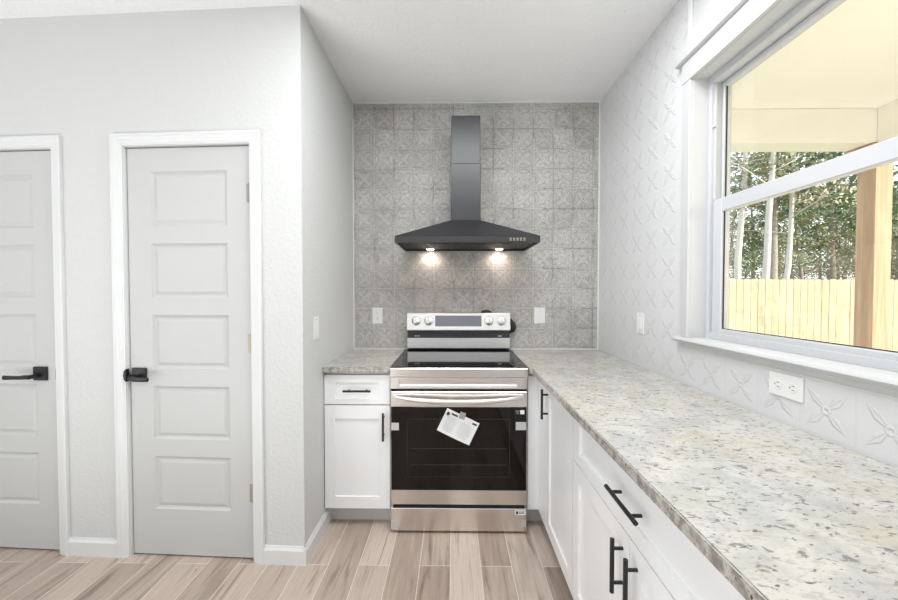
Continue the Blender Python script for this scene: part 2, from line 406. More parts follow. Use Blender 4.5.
# window wall: opening
WY0, WY1, WZ0, WZ1 = -1.025, -1.99, 1.130, 2.262
bm = BM()
for a in ((.009, WY0, 0, H), (WY1, -6.15, 0, H), (WY0, WY1, 0, WZ0-.025), (WY0, WY1, WZ1, H)): box(bm, XR+.006, XR+.16, *a)
S(obj('wall_right', bm, [M_wall], None))
bm = BM(); box(bm, XR, XR+.006, 0, -.985, CT-.01, H); box(bm, XR, XR+.006, -.985, -3.1, CT-.01, WZ0-.02)
S(obj('trim_3', bm, M_wtile))                                        # embossed white tile facing of the window wall
S(obj('trim_4', bx(XR-.004, XR+.006, -.985, -1.008, 2.38, H, bev=.002), M_trim))   # batten where the tile ends above the window
bm = BM(); box(bm, 1.207, 1.225, .15, WY0+.03, -.1, 3); box(bm, 1.207, 1.225, WY1-.03, -6.2, -.1, 3)
box(bm, 1.207, 1.225, WY0+.03, WY1-.03, -.1, WZ0-.03); box(bm, 1.207, 1.225, WY0+.03, WY1-.03, WZ1+.03, 3)
S(obj('wall_exterior', bm, M_siding))

# baseboards
def baseboard(name, x0, x1, F, t=.014, h=.088):
    # profile runs along local x on the face y=0
    p = [(0, 0), (-t, 0), (-t, h-.018), (-t*.55, h-.006), (-t*.45, h), (0, h)]
    S(obj(name, prism(BM(), [(a, b) for a, b in p], 'x', x0, x1), M_trim, F=F))
baseboard('baseboard_left', D2[1]+.0625, .014, FW)
baseboard('baseboard_between_doors', D1[1]+.0625, D2[0]-.0625, FW)
baseboard('baseboard_far_left', -3.0, D1[0]-.0625, FW)
FA = Matrix.Translation((XL, -.8986, 0)) @ Matrix.Rotation(R(90), 4, 'Z')
baseboard('baseboard_alcove_left', -.014, .8986-.545, FA)

# doors (frame FW)
RNG = [(0, 0), (.004, .004), (.012, .0095), (.017, .0095), (.030, .0035), (.033, .003)]
def make_door(name, dx, dw, handed, n, label):
    x0, x1 = dx
    root = thing(name, FW @ Vector(((x0+x1)/2, 0, 0)), kind='structure', rz=ANG)
    root['label'] = label
    st = .118 if n == 2 else .118
    zs = [(1.657, 1.927), (1.303, 1.573), (.950, 1.218), (.595, .862), (.240, .508)]
    rects = [(x0+st, x1-st, a, b) for a, b in zs]
    M = lambda u, v, d: (u, .014+d, v)
    obj('door_slab', panelled(BM(), M, x0, x1, .009, DT-.004, .035, rects, RNG), M_door, root, FW)
    # casing: stepped profile, mitred look
    bm = BM(); cw = .0545; xo, xp, zt = x0-.008-cw, x1+.008+cw, DT+.006+cw
    prof = [(0, 0), (0, .015), (.003, .017), (.011, .017), (.016, .0135), (.028, .0125), (.032, .0105), (.044, .0095), (.049, .0065), (cw, .006), (cw, 0)]
    rows = [[bm.verts.new(p) for p in ((xo+k, -t, 0), (xo+k, -t, zt-k), (xp-k, -t, zt-k), (xp-k, -t, 0))] for k, t in prof]
    for A, B in zip(rows, rows[1:]):
        for q in range(3): bm.faces.new((A[q], A[q+1], B[q+1], B[q]))
    obj('door_casing', bm, M_trim, root, FW)
    bm = BM()
    for a, b in ((x0-.0195, x0-.004), (x1+.004, x1+.0195)): box(bm, a, b, 0, .119, 0, DT+.016)
    box(bm, x0-.019, x1+.019, 0, .119, DT+.002, DT+.0195)
    box(bm, x0-.004, x0+.012, .052, .08, 0, DT); box(bm, x1-.012, x1+.004, .052, .08, 0, DT); box(bm, x0, x1, .052, .08, DT-.012, DT+.004)
    obj('door_jamb', bm, M_trim, root, FW)
    if handed == 'left':   # handle by the left edge, hinges right
        hx = x0+.050; sg = 1; ex = x0-.001
        for z in (1.815, 1.08, .335):
            b = BM(); box(b, x1-.020, x1-.0005, .0118, .0142, z-.045, z+.045, bev=.001)
            cyl(b, (x1+.002, .0065, z-.045), (x1+.002, .0065, z+.045), .0068, 12)
            lathe(b, (x1+.002, .0065, z+.045), (0, 0, 1), [(.0058, 0), (.0058, .003), (.003, .006)], 12)
            obj('hinge', b, M_nickel, root, FW, smooth=True, label='brushed nickel hinge')
    else:
        hx = x1-.092; sg = -1; ex = x1+.006
    zc = .918
    hb = obj('handle_rose', bx(hx-.036, hx+.036, .014-.011, .014, zc-.035, zc+.035, bev=.002), M_black, root, FW, label='square matte black rose')
    b = BM(); cyl(b, (hx, .005, zc-.008), (hx, -.042, zc-.008), .011)
    L = .135 if handed == 'right' else .088
    pts = [(hx-sg*.006, -.044, zc-.008), (hx+sg*.02, -.045, zc-.008), (hx+sg*.045, -.043, zc-.011), (hx+sg*L*.7, -.041, zc-.012), (hx+sg*L, -.041, zc-.012)]
    tube(b, pts, [.011, .011, .0095, .010, .0115], 12, sq=(.62, 1.0))
    if handed == 'left': cyl(b, (hx-.02, -.006, zc-.008), (x0+.004, .002, zc-.008), .0085)
    obj('handle_lever', b, M_black, hb, FW, smooth=True)
    b = BM()
    if handed == 'left':
        pr = [(0, -.030), (-.008, -.020), (-.012, 0), (-.008, .022), (0, .032), (.003, .032), (.003, -.030)]
        prism(b, [(ex+a, zc+c) for a, c in pr], 'y', -.016, .004)
    else:
        pr = [(0, -.028), (.006, -.02), (.008, 0), (.006, .02), (0, .028), (-.002, .028), (-.002, -.028)]
        prism(b, [(ex+a, zc+c) for a, c in pr], 'y', -.004, .006)
    obj('strike_plate', b, M_black, root, FW)
    return root
make_door('door_1', D1, .76, 'right', 1, 'white five panel interior door cut by the left edge of the photo, long black lever')
make_door('door_2', D2, .61, 'left', 2, 'white five panel interior door nearest the alcove corner, three nickel hinges')

# ------------------------------------------------------------------ window
win = thing('window_1', (XR+.09, (WY0+WY1)/2, WZ0), kind='structure')
win['label'] = 'white single hung window over the granite worktop, looking onto a covered porch'
gx = XR+.098
bm = BM()   # reveal boards
box(bm, XR-.001, XR+.165, WY0-.002, WY0+.012, WZ0, WZ1+.012); box(bm, XR-.001, XR+.165, WY1-.012, WY1+.002, WZ0, WZ1+.012); box(bm, XR-.001, XR+.165, WY0-.002, WY1+.002, WZ1-.002, WZ1+.012)
obj('window_jamb', bm, M_wtrim, win)
bm = BM()   # casing and header
box(bm, XR-.015, XR+.004, WY0+.0005, WY0+.055, WZ0, WZ1+.001, bev=.002); box(bm, XR-.015, XR+.004, WY1-.055, WY1, WZ0, WZ1+.001, bev=.002)
box(bm, XR-.017, XR+.004, WY0+.058, WY1-.058, WZ1, WZ1+.098, bev=.002)
obj('window_casing', bm, M_wtrim, win)
prof = [(.004, 0), (-.026, 0), (-.034, .006), (-.036, .022), (.004, .024)]
obj('head_cap', prism(BM(), [(XR+a, 2.352+b) for a, b in prof][::-1], 'y', 0, 1) if 0 else (lambda b: (prism(b, [(XR+a, 2.352+c) for a, c in prof], 'y', WY0+.082, WY1-.082), b)[1])(BM()), M_wtrim, win)
prof = [(.09, -.024), (-.020, -.024), (-.028, -.020), (-.032, -.012), (-.029, -.004), (-.022, 0), (.09, 0)]
obj('window_stool', prism(BM(), [(XR+a, WZ0+c) for a, c in prof], 'y', WY0+.075, WY1-.075), M_wtrim, win, smooth=True)
obj('window_apron', prism(BM(), [(XR+a, WZ0+c) for a, c in [(.001, -.024), (-.014, -.024), (-.012, -.034), (-.006, -.044), (.001, -.048)]], 'y', WY0+.06, WY1-.06), M_wtrim, win)
bm = BM(); fx0, fx1 = XR+.066, XR+.15   # vinyl frame
for a in ((WY0-.002, WY0-.020, WZ0+.026, WZ1-.03), (WY1+.020, WY1+.002, WZ0+.026, WZ1-.03), (WY0-.002, WY1+.002, WZ0, WZ0+.026), (WY0-.002, WY1+.002, WZ1-.03, WZ1-.002)): box(bm, fx0, fx1, *a, bev=.001)
box(bm, fx0+.012, fx0+.018, WY0-.020, WY0-.030, 1.73, WZ1-.03); box(bm, fx0+.004, fx0+.016, WY0-.020, WY0-.034, 2.04, 2.05)
obj('window_frame', bm, M_vinyl, win)
ya, yb = WY0-.021, WY1+.021
def sash(x0, x1, z0, z1, rb, rt, nm, s_):
    b = BM()
    for a in ((ya, ya-s_, z0, z1), (yb+s_, yb, z0, z1), (ya-s_, yb+s_, z0+.0005, z0+rb), (ya-s_, yb+s_, z1-rt, z1-.0005)): box(b, x0, x1, *a, bev=.003)
    o = obj(nm, b, M_vinyl, win)
    g = obj('pane', bx((x0+x1)/2-.002, (x0+x1)/2+.002, ya-s_+.004, yb+s_-.004, z0+rb-.004, z1-rt+.004), M_glass, o)
    bb = BM()
    xx = (x0+x1)/2-.006
    for a in ((ya-s_, ya-s_-.004, z0+rb, z1-rt), (ya-s_, yb+s_, z0+rb, z0+rb+.003)): box(bb, xx, xx+.004, *a)
    obj('glazing_gasket', bb, M_rubber, o)
sash(XR+.110, XR+.140, 1.690, WZ1-.030, .035, .022, 'upper_sash', .012)
sash(XR+.078, XR+.108, WZ0+.010, 1.728, .036, .058, 'lower_sash', .052)

# ------------------------------------------------------------------ porch, fence, garden
S(obj('patio', bx(1.225, 3.9, -6.2, .75, -.16, -.06), M_conc))
S(obj('ground', bx(-20, 60, -30, 70, -.4, -.2), M_grass))
bm = BM(); box(bm, 1.225, 3.75, -6.2, .62, 2.807, 2.95); S(obj('porch_ceiling', bm, M_cream))
S(obj('porch_beam', bx(1.225, 3.58, .348, .548, 2.535, 2.806, bev=.003), M_cream))
S(obj('porch_beam_outer', bx(3.395, 3.58, -6.2, .347, 2.535, 2.806, bev=.003), M_cream))
pp = thing('porch_post', (3.465, .418, -.06), 'square cedar post holding up the corner of the porch outside the window', 'post')
obj('shaft', bx(3.395, 3.535, .348, .488, -.06, 2.50, bev=.004), M_post, pp)
obj('cap', bx(3.36, 3.57, .335, .54, 2.497, 2.534, bev=.002), M_post, pp)

fe = thing('garden_fence', (8.4, 5.4, -.2), 'pale pine picket privacy fence standing in front of the woods', 'fence')
random.seed(4)
x = 4.6; i = 0
while x < 16.6:
    wd = .143; t = 1.62 - .004*(x-6) + random.uniform(-.006, .006); y0 = 5.35 + random.uniform(-.004, .004)
    b = BM(); c = .02
    prism(b, [(x, -.18), (x+wd, -.18), (x+wd, t-c), (x+wd-c, t), (x+c, t), (x, t-c)], 'y', y0, y0+.016)
    obj('picket', b, M_fence, fe); x += wd + random.uniform(.006, .016)
for z in (.15, .85, 1.4): obj('rail', bx(4.6, 16.6, 5.37, 5.41, z, z+.085), M_fence, fe)
for k in range(6): obj('fence_post', bx(4.7+k*2.4, 4.79+k*2.4, 5.41, 5.5, -.2, 1.5), M_fence, fe)

def tree_meshes(seed, hgt, r0, nb, nl, spread, crown0, leaf, mleaf, mbark, droop=.0, nm='tree'):
    rd = random.Random(seed)
    tb = BM(); leaves = []
    pts = [Vector((0, 0, 0))]; d = Vector((rd.uniform(-.04, .04), rd.uniform(-.04, .04), 1))
    n = 9
    for k in range(n):
        d = (d + Vector((rd.uniform(-.06, .06), rd.uniform(-.06, .06), .1))).normalized(); pts.append(pts[-1] + d*hgt/n)
    tube(tb, pts, [r0*(1-.85*k/n) for k in range(n+1)], 8)
    cents = []
    for k in range(nb):
        f = crown0 + (1-crown0)*(k+.5)/nb; i = min(int(f*n), n-1); p = pts[i].lerp(pts[i+1], f*n-i)
        a = k*2.4 + rd.uniform(-.5, .5); L = spread*(1.05-.75*(f-crown0)/(1-crown0))*rd.uniform(.6, 1.1)
        q = [p]; dd = Vector((math.cos(a), math.sin(a), rd.uniform(.05, .5)-droop))
        for j in range(4):
            dd = (dd + Vector((rd.uniform(-.25, .25), rd.uniform(-.25, .25), rd.uniform(-.15, .22)))).normalized(); q.append(q[-1] + dd*L/4)
        rb = r0*.32*(1.1-f)
        tube(tb, q, [rb, rb*.8, rb*.6, rb*.4, rb*.2], 5)
        for m in range(2):   # twigs
            s0 = q[2+m]; e = s0 + Vector((rd.uniform(-1, 1), rd.uniform(-1, 1), rd.uniform(-.2, .8)))*L*.3
            tube(tb, [s0, (s0+e)/2 + Vector((0, 0, .05)), e], [rb*.35, rb*.25, rb*.12], 4); cents.append((e, L*.2))
        cents += [(q[2], L*.20), (q[3], L*.25), (q[4], L*.24)]
    vs, fs = [], []
    for k in range(nl):
        c, s_ = cents[rd.randrange(len(cents))]
        p = c + Vector((rd.gauss(0, s_), rd.gauss(0, s_), rd.gauss(0, s_*.55)))
        z = leaf*rd.uniform(.6, 1.3); ax = Vector((rd.gauss(0, 1), rd.gauss(0, 1), rd.gauss(0, 1))).normalized(); bx_ = ax.orthogonal().normalized()
        i = len(vs)
        vs += [p-ax*z, p+bx_*z*.42, p+ax*z, p-bx_*z*.42]; fs.append((i, i+1, i+2, i+3))
    me = bpy.data.meshes.new('trunk'); tb.to_mesh(me); tb.free(); me.materials.append(mbark)
    for p in me.polygons: p.use_smooth = True
    ml = bpy.data.meshes.new('foliage'); ml.from_pydata(vs, [], fs); ml.materials.append(mleaf)
    return me, ml
KINDS = {
 'pine': [tree_meshes(1, 13, .20, 26, 6500, 3.0, .30, .12, M_pine, M_bark), tree_meshes(2, 12, .17, 24, 5200, 2.8, .25, .12, M_pine, M_bark)],
 'birch': [tree_meshes(3, 12, .12, 18, 2600, 2.4, .35, .07, M_olive, M_birch), tree_meshes(4, 11, .10, 16, 2400, 2.2, .30, .065, M_rust, M_birch)],
 'leafy': [tree_meshes(5, 9, .13, 30, 3000, 2.6, .12, .085, M_olive, M_bark), tree_meshes(6, 8, .12, 28, 2200, 2.5, .10, .08, M_rust, M_bark), tree_meshes(7, 8.5, .13, 28, 3200, 2.6, .10, .09, M_pine, M_bark)]}
LAB = {'pine': ('pine_tree', 'dark green pine tree in the woods beyond the fence'), 'birch': ('birch_tree', 'slim pale trunked tree in the woods beyond the fence'),
       'leafy': ('woodland_tree', 'bushy olive and brown tree in the woods beyond the fence')}
def plant(kind, v, x, y, rz=0, sc_=1, label=None):
    nm, lb = LAB[kind]; r = thing(nm, (x, y, -.2), label or lb, 'tree', None if label else kind+' trees beyond the fence', rz=rz)
    r.scale = (sc_,)*3
    for nm2, me in zip(('trunk', 'foliage'), KINDS[kind][v]):
        o = bpy.data.objects.new(nm2, me); COL.objects.link(o); o.parent = r
# direction (x / distance) sorts them across the window: .78 (left) .. 1.25 (right)
def at(k, dist): return (k*dist, dist-2.65)
plant('pine', 0, *at(.86, 13.5), .4, 1.0, 'tall pine with spreading dark boughs at the left of the window view')
plant('birch', 0, *at(.842, 11.8), 1.2, 1.0, 'pale slim trunk standing left in the window, just behind the fence')
plant('birch', 1, *at(.885, 12.6), 2.0, 1.0, 'second pale slim trunk from the left, with rusty leaves')
plant('birch', 0, *at(.765, 12.8), 3.1, 1.0, 'leaning pale trunk hard against the left window edge')
plant('pine', 1, *at(1.02, 15.5), 1.7, 1.0, 'pine rising in the middle of the window view')
rd = random.Random(9)
for k in range(42):
    f = .70 + .64*(k+.5)/26 if k < 26 else 1.34 + .075*(k-25.5); ds = 15 + (k*7 % 5)*2.2 + rd.uniform(-.6, .6)
    kd = ['leafy', 'leafy', 'birch', 'leafy', 'pine'][k % 5]
    plant(kd, rd.randrange(len(KINDS[kd])), *at(f, ds), rd.uniform(0, 6), rd.uniform(.55, .8) if kd != 'pine' else rd.uniform(.5, .7))

# ------------------------------------------------------------------ cabinets
FY = -.625; FXR = .475; ZB = .114
SHK = [(0, 0), (.0015, .008), (.002, .0085)]
def bar_pull(name, p, q, out, parent, L=None):
    """bar from p to q, standing off the face along -out; out = vector to the face"""
    p, q, out = Vector(p), Vector(q), Vector(out)
    b = BM(); cyl(b, p, q, .0062, 14)
    for f in (.18, .82):
        m = p.lerp(q, f); cyl(b, m, m+out, .0048, 10)
    return obj(name, b, M_black, parent, smooth=True)
c = thing('base_cabinet', (-.535, -.3, 0), 'narrow white base cabinet left of the range, one drawer above one door', 'cabinet')
x0, x1 = XL+.003, -.3535
obj('body', bx(x0, x1, FY+.021, -.002, ZB-.006, CT-.031), M_cab, c)
obj('toe_kick', bx(x0+.003, x1, -.545, -.53, 0, ZB-.006), M_toe, c)
Mf = lambda u, v, d: (u, FY+d, v)
dr = obj('drawer', panelled(BM(), Mf, x0+.002, x1-.003, .704, .868, .02, [(x0+.062, x1-.063, .733, .826)], SHK), M_cab, c)
do = obj('door', panelled(BM(), Mf, x0+.002, x1-.003, ZB, .697, .02, [(x0+.060, x1-.063, .180, .622)], SHK), M_cab, c)
bar_pull('pull_handle', (-.612, FY-.028, .784), (-.458, FY-.028, .784), (0, .028, 0), dr)
bar_pull('pull_handle', (-.390, FY-.028, .507), (-.390, FY-.028, .662), (0, .028, 0), do)

Mr = lambda u, v, d: (FXR+d, u, v)
def right_cab(y0, y1, kind, label, name):
    c = thing(name, (.76, (y0+y1)/2, 0), label, 'cabinet')
    obj('body', bx(FXR+.021, XR-.002, y0-.001, y1+.001, ZB-.006, CT-.031), M_cab, c)
    obj('toe_kick', bx(FXR+.075, FXR+.09, y0-.001, y1+.001, 0, ZB-.006), M_toe, c)
    a, b = y0-.0025, y1+.0025
    if kind == 'single':
        d = obj('door', panelled(BM(), Mr, b, a, ZB, .868, .02, [(b+.058, a-.058, ZB+.062, .868-.060)], SHK), M_cab, c)
        bar_pull('pull_handle', (FXR-.03, a-.030, .692), (FXR-.03, a-.030, .842), (.03, 0, 0), d)
    else:
        zs = .668
        d = obj('drawer', panelled(BM(), Mr, b, a, zs+.004, .868, .02, [(b+.065, a-.065, zs+.05, .826)], SHK), M_cab, c)
        m = (a+b)/2; bar_pull('pull_handle', (FXR-.03, m+.084, .766), (FXR-.03, m-.090, .766), (.03, 0, 0), d)
        for u, v, hy in ((m+.0015, a, m+.040), (b, m-.0015, m-.040)):
            d = obj('door', panelled(BM(), Mr, u, v, ZB, zs, .02, [(u+.062, v-.062, ZB+.062, zs-.060)], SHK), M_cab, c)
            bar_pull('pull_handle', (FXR-.03, hy, .488), (FXR-.03, hy, .640), (.03, 0, 0), d)
    return c
cc = thing('corner_base_cabinet', (.76, -.35, 0), 'white corner base unit right of the range, plain filler front', 'cabinet')
obj('body', bx(.4145, XR-.002, FY+.021, -.002, ZB-.006, CT-.031), M_cab, cc)
obj('filler_panel', bx(.4145, FXR+.02, FY, FY+.0205, ZB, .868, bev=.001), M_cab, cc)
obj('filler_panel', bx(FXR, FXR+.0205, -.782, FY-.0005, ZB, .868, bev=.001), M_cab, cc)
obj('toe_kick', bx(.4145, FXR+.09, -.545, -.53, 0, ZB-.006), M_toe, cc)
obj('toe_kick', bx(FXR+.075, FXR+.09, -.783, -.5455, 0, ZB-.006), M_toe, cc)
right_cab(-.785, -1.205, 'single', 'narrow white base cabinet with one full height door, beside the corner', 'base_cabinet')
right_cab(-1.208, -2.145, 'double', 'wide white base cabinet nearest the camera, one drawer above two doors with paired black pulls', 'base_cabinet')
right_cab(-2.148, -3.06, 'double', 'white base cabinet at the near end of the worktop run, behind the camera side', 'base_cabinet')

# worktops
def worktop(poly, label, loc):
    b = BM(); prism(b, poly, 'z', CT-.030, CT)
    bmesh.ops.recalc_face_normals(b, faces=b.faces)
    es = [e for e in b.edges if all(abs(v.co.z-CT) < 1e-6 for v in e.verts)]
    bmesh.ops.bevel(b, geom=es, offset=.003, segments=2, affect='EDGES')
    for f_ in b.faces:
        f_.normal_update()
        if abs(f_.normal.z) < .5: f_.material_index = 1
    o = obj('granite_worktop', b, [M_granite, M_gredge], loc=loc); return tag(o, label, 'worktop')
worktop([(XL+.001, -.002), (XL+.001, -.649), (-.3515, -.649), (-.3515, -.002)], 'short speckled granite worktop on the cabinet left of the range', (-.535, -.32, CT-.03))
worktop([(.412, -.002), (.412, -.660), (.428, -.683), (.428-.010, -3.07), (XR-.001, -3.07), (XR-.001, -.002)], 'long speckled cream granite worktop running under the window', (.73, -1.5, CT-.03))

# ------------------------------------------------------------------ range
rx0, rx1 = -.3465, .4035
ry = -.668
rg = thing('electric_range', (.027, -.34, 0), 'freestanding stainless steel electric range with black glass oven door', 'stove')
obj('body', bx(rx0, rx1, -.625, -.012, .02, .905), M_steel, rg)
obj('cooktop', bx(rx0+.001, rx1-.001, -.655, -.012, .9055, .9205, bev=.003), M_glass_black, rg, label='glossy black ceramic cooktop')
b = BM()
prism(b, [(-.657, .914), (-.657, .9165), (ry+.004, .9165), (ry, .912), (ry, .870), (ry+.001, .868), (-.626, .868), (-.626, .905), (-.657, .905)][::-1], 'x', rx0, rx1)
obj('front_trim', b, M_steel, rg)
# fascia with a long recessed strip
Mg = lambda u, v, d: (u, ry+.002+d, v)
fas = obj('front_fascia', panelled(BM(), Mg, rx0+.001, rx1-.001, .803, .866, .04, [(rx0+.045, rx1-.052, .812, .853)], [(0, 0), (.003, .004), (.0035, .012)]), M_steel, rg)
tube(b := BM(), [(rx0+.05, ry+.008, .8185), (rx1-.057, ry+.008, .8185)], .0055, 10); obj('fascia_lip', b, M_steel_lt, fas, smooth=True)
obj('vent_gap', bx(rx0+.004, rx1-.004, -.655, -.626, .785, .803), M_dark, rg)
dd = obj('oven_door', bx(rx0+.002, rx1-.002, ry, -.630, .161, .788, bev=.004), M_steel, rg)
obj('door_glass', bx(rx0+.005, rx1-.005, ry-.003, ry+.002, .245, .705, bev=.001), M_ovenglass, dd, label='dark glass oven window')
b = BM(); yg = ry-.0034
for u0, u1, v0, v1 in ((-.255, -.252, .32, .64), (.305, .308, .32, .64), (-.252, .305, .637, .640), (-.252, .305, .318, .321)): box(b, u0, u1, yg, yg+.001, v0, v1)
obj('window_border', b, simple('oven_window_border', (.018, .015, .014), .3), dd)
b = BM()
for v in (.385, .475): box(b, -.235, .288, yg, yg+.001, v, v+.0025)
obj('rack_edges', b, simple('dim_rack_wire', (.04, .036, .034), .3), dd)
# bowed handle
b = BM(); n = 22; pts = []; rad = []
for k in range(n+1):
    f = k/n; u = rx0+.022+(rx1-rx0-.044)*f; bow = 1-(2*f-1)**4
    pts.append((u, ry-.006-.042*bow, .765-.020*(1-(2*f-1)**2))); rad.append(.0065+.006*bow)
tube(b, pts, rad, 12, sq=(.8, 1)); obj('door_handle', b, M_steel_lt, dd, smooth=True, label='bowed bright steel handle')
bar = bx(rx0+.013, rx1-.012, -.655, -.626, .142, .161); obj('lower_gap', bar, M_dark, rg)
sd = obj('storage_drawer', bx(rx0+.002, rx1-.002, ry+.002, -.626, .014, .143, bev=.005, seg=2), M_steel, rg)
for u in (rx0+.04, rx1-.055):
    lathe(b := BM(), (u, -.615, 0), (0, 0, 1), [(.020, 0), (.021, .004), (.018, .012), (.012, .014), (.012, .022)], 16); obj('foot', b, M_rubber, rg, smooth=True)
for u in (rx0+.04, rx1-.055):
    lathe(b := BM(), (u, -.06, 0), (0, 0, 1), [(.020, 0), (.021, .004), (.018, .012), (.012, .014), (.012, .022)], 16); obj('foot', b, M_rubber, rg, smooth=True)
# backguard
gx0, gx1 = rx0+.017, rx1-.003
bg_ = obj('backguard', bx(gx0+.002, gx1-.002, -.052, -.013, .925, 1.178, bev=.003), M_hood, rg)
obj('lower_panel', bx(gx0, gx1, -.062, -.050, .932, 1.006, bev=.003), M_steel_lt, bg_, label='bright steel lower panel of backguard')
cp = BM(); prism(cp, [(-.078, 1.066), (-.058, 1.180), (-.052, 1.184), (-.020, 1.184), (-.020, 1.056), (-.070, 1.059)], 'x', gx0, gx1)
cpo = obj('control_panel', cp, M_steel_lt, bg_)
def onpanel(z): return -.078 + (z-1.066)*(.020/.114)
nrm = Vector((0, -1, .175)).normalized()
zc = 1.127; 
b = BM(); v = [b.verts.new((u, onpanel(z)-.0008, z)) for u, z in ((-.130, 1.090), (.198, 1.090), (.198, 1.166), (-.130, 1.166))]; b.faces.new(v)
v2 = [b.verts.new((p.co.x, p.co.y+.003, p.co.z)) for p in v]; b.faces.new(v2[::-1])
for k in range(4): b.faces.new((v[k], v2[k], v2[(k+1) % 4], v[(k+1) % 4]))
obj('display', b, M_screen, cpo)
for u in (-.265, -.176, .250, .338):
    b = BM(); cpt = (u, onpanel(1.128), 1.128)
    lathe(b, cpt, nrm, [(.030, -.001), (.030, .003), (.0255, .005), (.0245, .024), (.021, .027), (.001, .0275)], 28)
    kn = obj('knob', b, M_steel_lt, cpo, smooth=True)
    b = BM(); box(b, u-.0022, u+.0022, cpt[1]-.0300, cpt[1]-.0265, 1.134, 1.152); obj('knob_pointer', b, M_ink, kn)
    lathe(b := BM(), cpt, nrm, [(.032, -.0012), (.032, .0018), (.0302, .0018)], 28); obj('knob_ring', b, M_slot, kn)
b = BM()
for u in (-.275, -.255, .315, .330): box(b, u, u+.012, -.0535, -.0515, 1.016, 1.024)
obj('indicator_marks', b, M_greyink, bg_)
# lettering and factory stickers on the door and the drawer
def text(name, s, size, loc, rot, mat, parent, depth=.0003):
    cu = bpy.data.curves.new(name, 'FONT'); cu.body = s; cu.size = size; cu.extrude = depth; cu.align_x = 'CENTER'; cu.align_y = 'CENTER'
    t = bpy.data.objects.new('t', cu); COL.objects.link(t); dg = bpy.context.evaluated_depsgraph_get()
    me = bpy.data.meshes.new_from_object(t.evaluated_get(dg)); bpy.data.objects.remove(t)
    me.materials.clear(); me.materials.append(mat)
    o = bpy.data.objects.new(name, me); COL.objects.link(o)
    me.transform(Matrix.Translation(loc) @ rot); o.parent = parent; me.transform(wm(parent).inverted()); return o
RX = Matrix.Rotation(R(90), 4, 'X')
text('maker_name', 'SAMSUNG', .017, (.027, ry-.0004, .208), RX, M_greyink, dd)
yf = ry-.0034
obj('grey_film_tab', bx(rx0+.006, rx0+.048, yf-.0006, yf+.0003, .576, .617), M_sticker, dd)
obj('label_sticker', bx(rx1-.064, rx1-.008, yf-.0006, yf+.0003, .580, .624), M_sticker, dd)
b = BM()
for k in range(4): box(b, rx1-.058, rx1-.016-.006*(k % 2), yf-.0012, yf-.0005, .588+k*.008, .590+k*.008)
obj('sticker_print', b, M_greyink, dd)
obj('small_white_sticker', bx(rx1-.040, rx1-.018, yf-.0006, yf+.0003, .667, .689), M_paper, dd)
b = BM(); box(b, rx1-.066, rx1-.044, yf-.0006, yf+.0003, .678, .688); box(b, rx1-.062, rx1-.047, yf-.0006, yf+.0003, .668, .674); obj('spec_print', b, M_slot, dd)
yd = ry+.002
obj('drawer_label', bx(rx1-.066, rx1-.006, yd-.0008, yd+.0003, .108, .134), M_paper, sd)
b = BM(); box(b, rx1-.060, rx1-.048, yd-.0015, yd-.0007, .113, .129); box(b, rx1-.044, rx1-.012, yd-.0015, yd-.0007, .124, .127); box(b, rx1-.044, rx1-.018, yd-.0015, yd-.0007, .117, .120); obj('label_print', b, M_ink, sd)
obj('film_tab', bx(rx1-.030, rx1-.006, yd-.0008, yd+.0003, .040, .082), M_sticker, sd)
obj('film_tab', bx(rx0+.003, rx0+.036, yd-.0008, yd+.0003, .028, .074), M_sticker, sd)
# power cord behind the range
b = BM(); tube(b, [(.18, -.0065, 1.10), (.19, -.0065, 1.17), (.21, -.022, 1.190), (.235, -.028, 1.196), (.265, -.022, 1.188), (.29, -.0065, 1.165), (.34, -.0065, 1.15), (.385, -.0065, 1.145), (.408, -.022, 1.13), (.425, -.03, 1.105), (.432, -.03, 1.08), (.427, -.025, 1.06), (.41, -.0065, 1.04), (.38, -.0065, 1.02)], [.006, .006, .011, .012, .011, .006, .006, .006, .013, .018, .019, .018, .006, .006], 12)
tag(obj('power_cord', b, M_rubber, loc=(.31, -.03, 1.1), smooth=True), 'thick black power cord looping behind the range backguard', 'cord')

# instruction sheet taped to the oven door
ta = R(-25.5); cx, cz = .026, .5975; yt = ry-.0045
ts = thing('instruction_sheet', (cx, yt, cz), 'white printed instruction card taped at a slant on the dark oven glass', 'card')
ts.rotation_euler = (0, R(25.5), 0)
FT = Matrix.Translation((cx, yt, cz)) @ Matrix.Rotation(R(25.5), 4, 'Y')
hw, hh = .0975, .067
b = BM(); nx = 10
top = []; 
for i in range(nx+1):
    for j in range(2):
        u = -hw+2*hw*i/nx; top.append((u, -.0006-.004*math.sin(math.pi*i/nx)*(1-j), -hh+2*hh*j))
V = [b.verts.new(p) for p in top]; V2 = [b.verts.new((p[0], p[1]+.0005, p[2])) for p in top]
for i in range(nx):
    a = 2*i; b.faces.new((V[a], V[a+2], V[a+3], V[a+1])); b.faces.new((V2[a+1], V2[a+3], V2[a+2], V2[a]))
obj('sheet', b, M_paper, ts, FT)
def strip(b, u0, u1, v0, v1, e=.0046): box(b, u0, u1, -e-.0003, -e, v0, v1)
b = BM(); strip(b, -.062, -.026, .045, .055, .0018); strip(b, .062, .088, .045, .055, .0018)
strip(b, -.085, -.075, .032, .052, .002); strip(b, -.089, -.071, .038, .046, .002); obj('heading_print', b, M_ink, ts, FT)
b = BM(); rd = random.Random(2)
for k in range(9):
    v = .028-.0095*k
    e = .0010+.004*(1-(v+hh)/(2*hh))
    strip(b, -.080+.004*(k % 3), -.012-rd.uniform(0, .012), v, v+.0022, e); strip(b, .002, .078-rd.uniform(0, .02), v, v+.0022, e)
obj('small_print', b, M_greyink, ts, FT)
